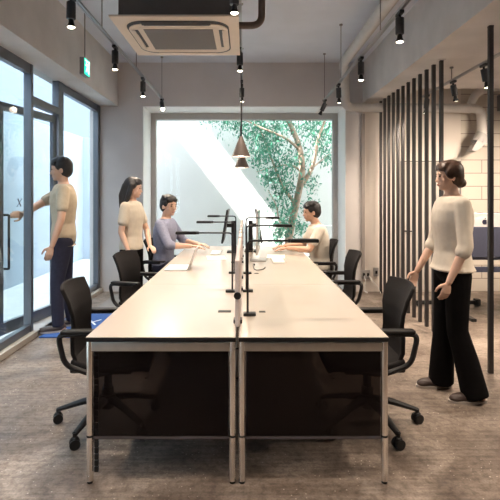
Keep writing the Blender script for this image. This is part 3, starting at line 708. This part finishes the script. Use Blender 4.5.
# walking woman, right
person('person in a cream top and wide black trousers walking past the rods', (1.53, 3.45, 0), PI, 0.985,
       dict(hs=0.92, elL=(0.0, 0.215, 1.13), wrL=(0.11, 0.20, 0.88), hdL=(0.28, -0.05, -0.95), pnL=(0, -1, 0), elR=(0.05, -0.205, 1.13), wrR=(0.19, -0.19, 0.90), hdR=(0.4, 0.1, -0.9), pnR=(0, 1, 0),
            knL=(0.0, 0.085, 0.50), anL=(-0.11, 0.13, 0.085), knR=(0.03, -0.075, 0.50), anR=(0.025, -0.14, 0.085)),
       M['skinlight'], M['creamw'], M['blackcloth'], M['hairbrown'], dict(sleeve=1.15, sleeve_r=0.056, hem=0.935, flare=0.025, loose=0.026, leg_k=0.075, leg_a=0.094, waist=1.03, cuff=-0.045), 'bun', True, head_pitch=0.08)
# man at the door
pm, shm = person('person in a tan shirt reaching out to the glass door', (-1.98, 5.10, 0.0135), PI+0.35, 1.06,
       dict(elL=(0.02, 0.24, 1.13), wrL=(0.10, 0.25, 0.88), elR=(0.284, -0.057, 1.245), wrR=(0.37, 0.075, 1.185), hdR=(0.08, 0.16, 0.0), pnR=(0.9, -0.4, 0),
            knL=(0.06, 0.09, 0.50), anL=(0.05, 0.10, 0.085), knR=(-0.02, -0.09, 0.50), anR=(-0.08, -0.10, 0.085)),
       M['skin'], M['khaki'], M['navycloth'], M['hairblack'], dict(sleeve=0.6, sleeve_r=0.060, hem=0.86, loose=0.022, flare=0.01), 'crop', head_pitch=0.1)
# standing woman, left
person('person with long dark hair in a cream top standing behind a chair', (-1.24, 5.10, 0), -0.2, 0.945,
       dict(hs=0.97, elL=(0.10, 0.20, 1.14), wrL=(0.20, 0.06, 0.97), hdL=(0.7, -0.6, -0.3), pnL=(0, 0, -1), elR=(-0.03, -0.20, 1.14), wrR=(0.06, -0.22, 0.945), hdR=(0.6, -0.55, -0.25), pnR=(0, 0, -1),
            knL=(0.03, 0.09, 0.50), anL=(0.0, 0.09, 0.085), knR=(0.03, -0.09, 0.50), anR=(-0.02, -0.10, 0.085)),
       M['skinlight'], M['cream'], M['blackcloth'], M['hairblack'], dict(sleeve=0.6, sleeve_r=0.058, hem=0.93, loose=0.018, waist=0.99), 'long', True, head_yaw=0.15, head_pitch=0.12)
# seated man, left
person('person in a grey blue shirt seated at the far left desk', (-1.03, 5.88, 0), -0.18, 1.08,
       dict(hipz=0.53, lean=0.06, elL=(0.17, 0.25, 0.80), wrL=(0.38, 0.12, 0.785), hdL=(0.9, -0.25, -0.06), pnL=(0, 0, -1), elR=(0.16, -0.26, 0.80), wrR=(0.37, -0.13, 0.785), hdR=(0.9, 0.2, -0.06), pnR=(0, 0, -1), curl=0.18,
            knL=(0.42, 0.12, 0.52), anL=(0.36, 0.12, 0.085), knR=(0.42, -0.12, 0.52), anR=(0.30, -0.13, 0.085)),
       M['skinlight'], M['denim'], M['navycloth'], M['hairblack'], dict(sleeve=1.12, sleeve_r=0.055, hem=0.90, loose=0.018), 'crop', head_yaw=-0.55, head_pitch=0.1)
# seated man, right
person('person in a white tee seated at the far right desk', (0.945, 5.82, 0), PI+0.05, 1.02,
       dict(hipz=0.53, lean=0.10, headx=0.02, elL=(0.19, 0.24, 0.80), wrL=(0.42, 0.14, 0.81), hdL=(0.9, -0.2, -0.08), pnL=(0, 0, -1), elR=(0.18, -0.24, 0.80), wrR=(0.42, -0.14, 0.81), hdR=(0.9, 0.2, -0.08), pnR=(0, 0, -1), curl=0.18,
            knL=(0.42, 0.12, 0.52), anL=(0.36, 0.12, 0.085), knR=(0.42, -0.12, 0.52), anR=(0.30, -0.13, 0.085)),
       M['skin'], M['tee'], M['navycloth'], M['hairblack'], dict(sleeve=0.62, sleeve_r=0.060, hem=0.90, loose=0.022), 'crop', head_yaw=0.1, head_pitch=0.12)

# ------------------------------------------------------------------ lighting tracks and spots
def track(x, z, y0, y1, label, hang, ztop=ZC):
    t = thing('lighting_track', label, 'track', (x, 0, z), 0, 'ceiling lighting tracks')
    r = MB(); r.span((-0.014, y0, -0.011), (-0.007, y1, 0.011)); r.span((0.007, y0, -0.011), (0.014, y1, 0.011)); r.span((-0.008, y0, 0.004), (0.008, y1, 0.011))
    r.build('rail', M['rail'], t, smooth=False)
    MB().span((-0.019, y1, -0.013), (0.019, y1+0.03, 0.013), 0.003).build('end_cap', M['lampblk'], t)
    for y in hang:
        h_ = MB().cyl((0, y, 0.01), (0, y, ztop-z), 0.0045, 8); h_.cyl((0, y, ztop-z-0.015), (0, y, ztop-z), 0.02, 16); h_.build('hanger', M['conduit'], t)
    return t
XL, ZL, XR, ZR = -1.21, 2.87, 1.13, 2.82
track(XL, ZL, -3.0, 6.83, 'left black lighting track hanging along the glass front side', (-1, 1.5, 3.95, 5.2, 6.8))
track(XR, ZR, -3.0, 6.66, 'right black lighting track hanging beside the long white pipe', (-1, 1.5, 3.9, 5.5, 6.64))
track(XC, 2.91, -3.0, 6.60, 'centre black lighting track above the middle of the bench', (-1, 1.5, 3.0, 4.9, 6.4))
track(2.26, 2.72, 0.5, 6.0, 'lighting track under the soffit behind the rods', (1.2, 3.2, 5.11), ZB)
def spot(x, y, z, label, aim=(0, 0, -1), soft=0.05, size=105, lit=True, power=1.0, group='spotlights on the ceiling tracks', glare=False):
    a = Vector(aim).normalized()
    t = thing('track_spotlight', label, 'spotlight', (x, y, z), 0, group)
    MB().box((0, 0, -0.024), (0.034, 0.10, 0.024), 0.004).cyl((0, 0, -0.03), (0, 0, -0.062), 0.010).build('adapter', M['lampblk'], t)
    q = a.to_track_quat('-Z', 'Y').to_matrix().to_4x4(); T = Matrix.Translation((0, 0, -0.06)) @ q
    def put(mb, name, m_):
        bmesh.ops.transform(mb.bm, matrix=T, verts=mb.bm.verts); return mb.build(name, m_, t)
    put(MB().lathe([(0.006, 0.004), (0.028, 0.004), (0.031, 0.0), (0.031, -0.112), (0.027, -0.116), (0.006, -0.116)]), 'housing', M['spotgrey'])
    put(MB().lathe([(0.012, -0.116), (0.018, -0.128), (0.020, -0.145), (0.030, -0.168), (0.030, -0.172), (0.027, -0.172), (0.018, -0.150)]), 'reflector', M['lampblk'])
    put(MB().ball((0, 0, -0.166), (0.026, 0.026, 0.014)), 'bulb', (M['hotbulb'] if glare else M['bulb']) if lit else M['dimbulb'])
    if lit:
        ld_ = bpy.data.lights.new('spot_light', 'SPOT'); ld_.energy = SPOT_W*power; ld_.spot_size = math.radians(size); ld_.spot_blend = 0.75; ld_.color = SPOT_COL; ld_.shadow_soft_size = soft
        lo = bpy.data.objects.new('lamp_light', ld_); COL.objects.link(lo); lo.parent = t
        lo.location = Vector((0, 0, -0.06))+a*0.19; lo.rotation_euler = a.to_track_quat('-Z', 'Y').to_euler()
    return t
LF, RT, MD = 'left track', 'right track', 'centre track'
spot(XL, 3.25, ZL, 'lit spotlight on the left track nearest the top edge, above the near left chair')
spot(XL, 4.35, ZL, 'lit spotlight on the left track just past the exit sign')
spot(XL, 5.54, ZL, 'lit spotlight on the left track, second from the rear wall')
spot(XL, 6.78, ZL, 'glaring spotlight at the rear end of the left track', aim=(0.28, -0.9, -0.9), glare=True)
spot(XL, 1.9, ZL, 'lit spotlight on the left track beside the viewer'); spot(XL, 0.4, ZL, 'lit spotlight on the left track behind the viewer')
spot(XR, 3.41, ZR, 'lit spotlight on the right track nearest the top edge')
spot(XR, 4.55, ZR, 'lit spotlight on the right track beside the hanging rod')
spot(XR, 5.64, ZR, 'lit spotlight on the right track, second from the rear wall', aim=(0.1, 0.3, -1), power=1.2)
spot(XR, 6.58, ZR, 'dark unlit tilted spotlight at the rear end of the right track', aim=(-0.45, 0.25, -1), lit=False)
spot(XR, 1.9, ZR, 'lit spotlight on the right track beside the viewer'); spot(XR, 0.4, ZR, 'lit spotlight on the right track behind the viewer')
spot(XC-0.03, 3.10, 2.91, 'lit spotlight on the centre track beside the air conditioner corner')
spot(XC-0.01, 4.55, 2.91, 'lit spotlight on the centre track under the beam line')
spot(XC, 6.05, 2.91, 'lit spotlight on the centre track close to the window head')
spot(XC, 1.5, 2.91, 'lit spotlight on the centre track above the viewer')
spot(2.26, 4.42, 2.72, 'lit spotlight behind the rods in the doorway gap', group='spotlights behind the rods', power=3.5, aim=(0.25, 0.1, -1))
spot(2.26, 5.07, 2.72, 'lit tilted spotlight behind the rods beside the hanger', group='spotlights behind the rods', aim=(0.35, 0.35, -1), power=1.5)
spot(2.26, 5.80, 2.72, 'lit spotlight behind the rods nearest the blockwork', group='spotlights behind the rods', aim=(0.0, 0.25, -1), power=1.2, size=150)
track(3.7, 2.72, 0.5, 6.0, 'added unseen lighting track beyond the right edge', (1.2, 3.2, 5.3), ZB)  # track added out of view to carry the fill spots below
for y_, lb in ((5.7, 'added unseen fill spotlight beyond the right edge nearest the blockwork'), (4.6, 'added unseen fill spotlight beyond the right edge above the dark desk'), (3.3, 'added unseen fill spotlight beyond the right edge beside the viewer')):
    spot(3.7, y_, 2.72, lb, group='spotlights behind the rods', power=1.4, aim=(-0.35, 0.4, -1), soft=0.14, size=160)  # unseen fill lamps added to brighten the rear wall behind the rods
spot(2.26, 2.6, 2.72, 'lit spotlight behind the rods beside the viewer', group='spotlights behind the rods', power=1.0)
# pendants
def pendant(y, z, r, h, label):
    t = thing('pendant_lamp', label, 'pendant lamp', (XC+0.0, y, z), 0, 'cone pendants over the bench')
    MB().lathe([(0.010, h), (0.014, h), (r, 0.0), (r-0.004, 0.0), (0.012, h-0.012), (0.010, h-0.01)], n=40, close=True).build('lamp_shade', M['pend'], t)
    MB().cyl((0, 0, h-0.005), (0, 0, h+0.10), 0.011, 16).build('socket', M['lampblk'], t)
    MB().cyl((0, 0, h+0.09), (0, 0, 2.897-z), 0.0045, 8).box((0, 0, 2.889-z), (0.034, 0.10, 0.020), 0.004).build('cord', M['lampblk'], t)
    MB().ball((0, 0, 0.035), 0.028).build('bulb', M['pendbulb'], t)
    ld_ = bpy.data.lights.new('pendant_light', 'POINT'); ld_.energy = 8; ld_.color = SPOT_COL; ld_.shadow_soft_size = 0.03
    lo = bpy.data.objects.new('lamp_light', ld_); COL.objects.link(lo); lo.parent = t; lo.location = (0, 0, -0.005)
pendant(4.72, 1.858, 0.095, 0.205, 'nearer brown cone pendant lamp over the bench')
pendant(5.85, 1.81, 0.095, 0.19, 'farther brown cone pendant lamp seen just below the nearer one')

# ------------------------------------------------------------------ air conditioner and pipes
t = thing('air_conditioner', 'beige ceiling cassette air conditioner above the left desks', 'air conditioner', (-0.52, 3.875, 2.764))
MB().span((-0.42, -0.42, 0.022), (0.42, 0.42, 0.43), 0.01).build('casing', M['acbody'], t)
pn = MB().box((0, 0, 0.014), (0.95, 0.95, 0.016), 0.005, seg=3).build('panel', M['acbeige'], t)
def rrect(hx, hy, r, n=8):
    P = []
    for cx_, cy_, a0 in ((hx-r, hy-r, 0), (-hx+r, hy-r, PI/2), (-hx+r, -hy+r, PI), (hx-r, -hy+r, 1.5*PI)):
        for k in range(n+1): a = a0+PI/2*k/n; P.append((cx_+r*math.cos(a), cy_+r*math.sin(a)))
    return P
# raised middle ring with dark slots on four sides
MB().prism(rrect(0.395, 0.395, 0.15), 'z', 0.002, 0.008).build('slot_recess', M['acdark'], t)
MB().prism(rrect(0.385, 0.345, 0.13), 'z', -0.004, 0.006).build('inner_frame', M['acbeige'], t)
for sx_, sy_, dx_, dy_ in ((0, -1, 0.52, 0.045), (0, 1, 0.52, 0.045), (-1, 0, 0.045, 0.46), (1, 0, 0.045, 0.46)):
    MB().box((sx_*0.362, sy_*0.368, -0.004), (dx_, dy_, 0.006), 0.002, rot=(sy_*0.25, -sx_*0.25, 0)).build('flap', M['acdark'] if sy_ < 0 else M['acbeige'], t)
for sx_ in (-1, 1):
    MB().box((sx_*0.335, -0.02, -0.0045), (0.040, 0.42, 0.004), 0.0015).build('side_slot', M['acdark'], t)
    MB().box((sx_*0.345, 0.02, -0.0075), (0.016, 0.30, 0.004), 0.0015, rot=(0, sx_*0.3, 0)).build('flap', M['acbeige'], t)
MB().box((0, -0.335, -0.0045), (0.50, 0.030, 0.004), 0.0015).build('front_slot', M['acdark'], t)
gr = MB().box((0, 0, -0.006), (0.54, 0.50, 0.006), 0.002)
gr.build('intake_grille', M['acgrille'], t)
MB().box((0, 0, -0.0035), (0.60, 0.56, 0.006), 0.002).build('grille_frame', M['acbeige'], t)
for sx_ in (-1, 1):
    for sy_ in (-1, 1): MB().cyl((sx_*0.40, sy_*0.30, 0.40), (sx_*0.40, sy_*0.30, ZC-2.764), 0.006, 8).build('hanging_rod', M['conduit'], t)
o = MB().tube(fillet([(-0.099, 3.76, 2.835), (0.135, 3.76, 2.835), (0.135, 3.76, 3.075)], 0.09, 8), 0.028, 14).build('insulated_pipe', M['pipebrown'])
tag(o, 'brown insulated pipe bending up from the air conditioner side', 'pipe')
o = MB().tube([(0.0, 3.76, 3.145), (0.34, 3.76, 3.145)], 0.069, 20).build('ribbed_duct', M['pipebrown']); tag(o, 'short brown ribbed duct at the top edge right of the air conditioner', 'duct')
tag(MB().box((-0.57, 4.62, 3.44), (0.34, 0.18, 0.075), 0.02).build('ceiling_fixture', M['acbeige']), 'small beige ceiling fixture behind the air conditioner', 'fixture')
# long white pipe along the right beam, dropping at the rear wall and running behind the rods
o = MB().tube(fillet([(1.34, -3.0, 3.27), (1.34, 6.35, 3.27), (1.45, 6.75, 3.20), (1.47, 6.88, 2.76), (3.48, 6.88, 2.74), (3.48, 6.86, 2.34)], 0.13, 7), 0.066, 20).build('duct_pipe', M['pipewhite'])
tag(o, 'long white pipe along the right beam turning down to the rear wall', 'pipe')
o = MB().tube(fillet([(3.42, 6.9, 2.94), (3.46, 6.72, 3.02), (3.9, 6.0, 3.22)][::-1] if False else [(3.34, 6.92, 2.80), (3.36, 6.78, 2.97), (4.6, 6.60, 3.22)], 0.10, 6), 0.06, 18).build('duct_pipe', M['pipewhite'])
tag(o, 'short white pipe rising to the right above the blockwork wall', 'pipe')
t = thing('duct_spout', 'grey flared duct spout pointing down left in front of the blockwork wall', 'duct', (3.47, 6.85, 2.33))
MB().cone((0.01, 0, 0.03), (-0.06, 0, -0.10), 0.085, 0.10, 20).build('collar', M['pipegrey'], t)
MB().prism([(-0.10, -0.06), (0.04, 0.0), (0.06, -0.09), (-0.13, -0.23), (-0.19, -0.22)], 'y', -0.09, 0.07).build('hood', M['pipegrey'], t)
t = thing('vent_grille', 'dark square vent box high on the blockwork wall', 'vent', (3.98, YB-0.04, 2.86))
MB().box((0, 0, 0), (0.30, 0.08, 0.24), 0.006).build('box', M['conduit'], t)
g = MB()
for k in range(6): g.box((0, -0.042, -0.085+k*0.034), (0.24, 0.006, 0.014))
g.build('louvre', M['blk'], t)
# exit sign
t = thing('exit_sign', 'small green lit exit sign hanging from a rod before the beam', 'sign', (-1.70, 5.02, 2.84))
MB().box((-0.025, 0, 0), (0.05, 0.17, 0.185), 0.004).build('case', M['conduit'], t)
MB().box((0.001, 0, 0.0), (0.004, 0.155, 0.17)).build('face', M['green'], t)
g = MB()          # running figure before a doorway
g.ball((0.004, -0.020, 0.050), (0.002, 0.013, 0.015)); g.box((0.004, -0.005, 0.012), (0.003, 0.024, 0.055), rot=(0.35, 0, 0)); g.box((0.004, -0.022, -0.035), (0.003, 0.014, 0.055), rot=(-0.6, 0, 0)); g.box((0.004, 0.020, -0.035), (0.003, 0.014, 0.06), rot=(0.7, 0, 0)); g.box((0.004, -0.032, 0.02), (0.003, 0.042, 0.011), rot=(0.5, 0, 0)); g.box((0.004, 0.022, 0.018), (0.003, 0.04, 0.011), rot=(-0.5, 0, 0))
g.span((0.0025, 0.045, -0.07), (0.0055, 0.062, 0.07)); g.span((0.0025, -0.065, 0.058), (0.0055, 0.062, 0.07))
g.build('pictogram', M['exitwhite'], t, smooth=False)
MB().cyl((-0.022, 0, 0.09), (-0.022, 0, ZC-2.84), 0.007, 10).build('rod', M['conduit'], t)

# ------------------------------------------------------------------ row of rods
ys = [6.98-0.1955*k for k in range(12)]+[3.86, 3.665, 3.47]
ords = ['first rod from the rear wall', 'second rod from the rear wall', 'third rod from the rear wall', 'fourth rod from the rear wall', 'fifth rod from the rear wall', 'sixth rod from the rear wall', 'seventh rod from the rear wall', 'eighth rod from the rear wall', 'ninth rod from the rear wall', 'tenth rod from the rear wall', 'eleventh rod from the rear wall', 'twelfth rod from the rear wall, last before the gap', 'single rod just past the gap, at the right edge', 'rod beyond the right edge, next to the single rod', 'rod beyond the right edge, nearest the viewer']
for y, lb in zip(ys, ords):
    t = thing('partition_rod', 'dark steel floor to soffit bar, '+lb, 'rod', (2.03, y, 0), 0, 'dark rods of the open partition')
    MB().box((0, 0, ZB/2), (0.036, 0.036, ZB), 0.003).build('bar', M['rod'], t)
    c = MB().box((0, 0, ZB-0.006), (0.075 if 'twelfth' in lb else 0.038, 0.06 if 'twelfth' in lb else 0.038, 0.010), 0.002)
    c.build('cap', M['pipewhite'] if 'twelfth' in lb else M['rod'], t)

# ------------------------------------------------------------------ right hand room desk
t = thing('workstation_desk', 'dark desk with a navy screen behind the rods', 'desk', (3.25, 5.80, 0))
MB().span((-0.72, -0.38, 0.715), (0.95, 0.42, 0.745), 0.004).build('desktop', M['navy'], t)
MB().span((-0.70, -0.40, 0.75), (0.95, -0.375, 1.10), 0.006).build('privacy_screen', M['navy'], t)
MB().span((-0.70, -0.37, 0.57), (0.95, -0.31, 0.63), 0.005).build('cross_beam', M['navy'], t)
for s in (-0.60, 0.85):
    l = MB().span((s-0.025, -0.03, 0.03), (s+0.025, 0.03, 0.715), 0.004).build('leg', M['lampblk'], t)
    MB().span((s-0.03, -0.40, 0.0), (s+0.03, 0.38, 0.035), 0.006).build('foot', M['lampblk'], l)
allinone((3.045, 5.95, 0.745), 0.0, 'silver all in one computer with a dark fruit mark on the desk behind the rods', dz=-0.06)
t = thing('floor_bar', 'black bar lying along the floor behind the rods', 'bar', (2.68, 6.2, 0))
MB().box((0, 0, 0.045), (0.82, 0.05, 0.05), 0.01).build('tube', M['lampblk'], t)
MB().box((0.40, 0, 0.048), (0.07, 0.09, 0.095), 0.02).build('end_foot', M['lampblk'], t)
MB().box((-0.38, 0, 0.02), (0.06, 0.07, 0.04), 0.01).build('end_foot', M['lampblk'], t)
# wall outlets with cables
for k, (x, z, w_, lb) in enumerate(((1.83, 0.265, 0.13, 'wide grey outlet box with two white plugs low on the rear wall'), (1.985, 0.30, 0.075, 'narrow grey outlet box to the right of the wide one'))):
    t = thing('outlet_box', lb, 'outlet', (x, YB, z), 0, 'outlet boxes on the rear wall')
    MB().box((0, -0.018, 0), (w_, 0.036, 0.13), 0.006).build('box', M['pipegrey'], t)
    for s in ((-0.03, 0.03) if k == 0 else (0,)): MB().box((s, -0.042, 0.0), (0.028, 0.02, 0.045), 0.003).build('socket', M['blk'], t)
tag(MB().tube(smoothpath([(1.80, YB-0.05, 0.25), (1.81, YB-0.08, 0.15), (1.80, YB-0.06, 0.03), (1.83, YB-0.12, 0.006)]), 0.007, 8).build('power_cord', M['paleplastic']), 'white power cord dropping straight from the wide outlet box', 'cord')
tag(MB().tube(smoothpath([(1.87, YB-0.05, 0.25), (1.93, YB-0.09, 0.16), (2.0, YB-0.08, 0.08), (2.02, YB-0.15, 0.006)]), 0.007, 8).build('power_cord', M['paleplastic']), 'white power cord slanting away right from the wide outlet box', 'cord')
# door mat
t = thing('doormat', 'blue doormat with white marks inside the glass door', 'mat', (-1.80, 5.36, 0))
MB().span((-0.32, -0.56, 0.0), (0.32, 0.56, 0.012), 0.004).build('pile', M['mat'], t)
g = MB()
for a, b in (((-0.16, -0.42), (0.02, -0.30)), ((-0.06, -0.22), (0.06, -0.30)), ((-0.02, -0.12), (0.12, 0.10)), ((0.12, -0.12), (-0.02, 0.10))):
    a, b = Vector((*a, 0)), Vector((*b, 0)); d_ = b-a; g.box((*((a+b)/2).xy, 0.0125), (d_.length, 0.022, 0.002), rot=(0, 0, math.atan2(d_.y, d_.x)))
g.build('mark', M['matwhite'], t, smooth=False)
t = thing('doormat', 'dark thin edge mat in front of the rear left column', 'mat', (-1.68, 6.42, 0))
MB().span((-0.24, -0.45, 0.0), (0.24, 0.45, 0.010), 0.004).build('pile', M['conduit'], t)
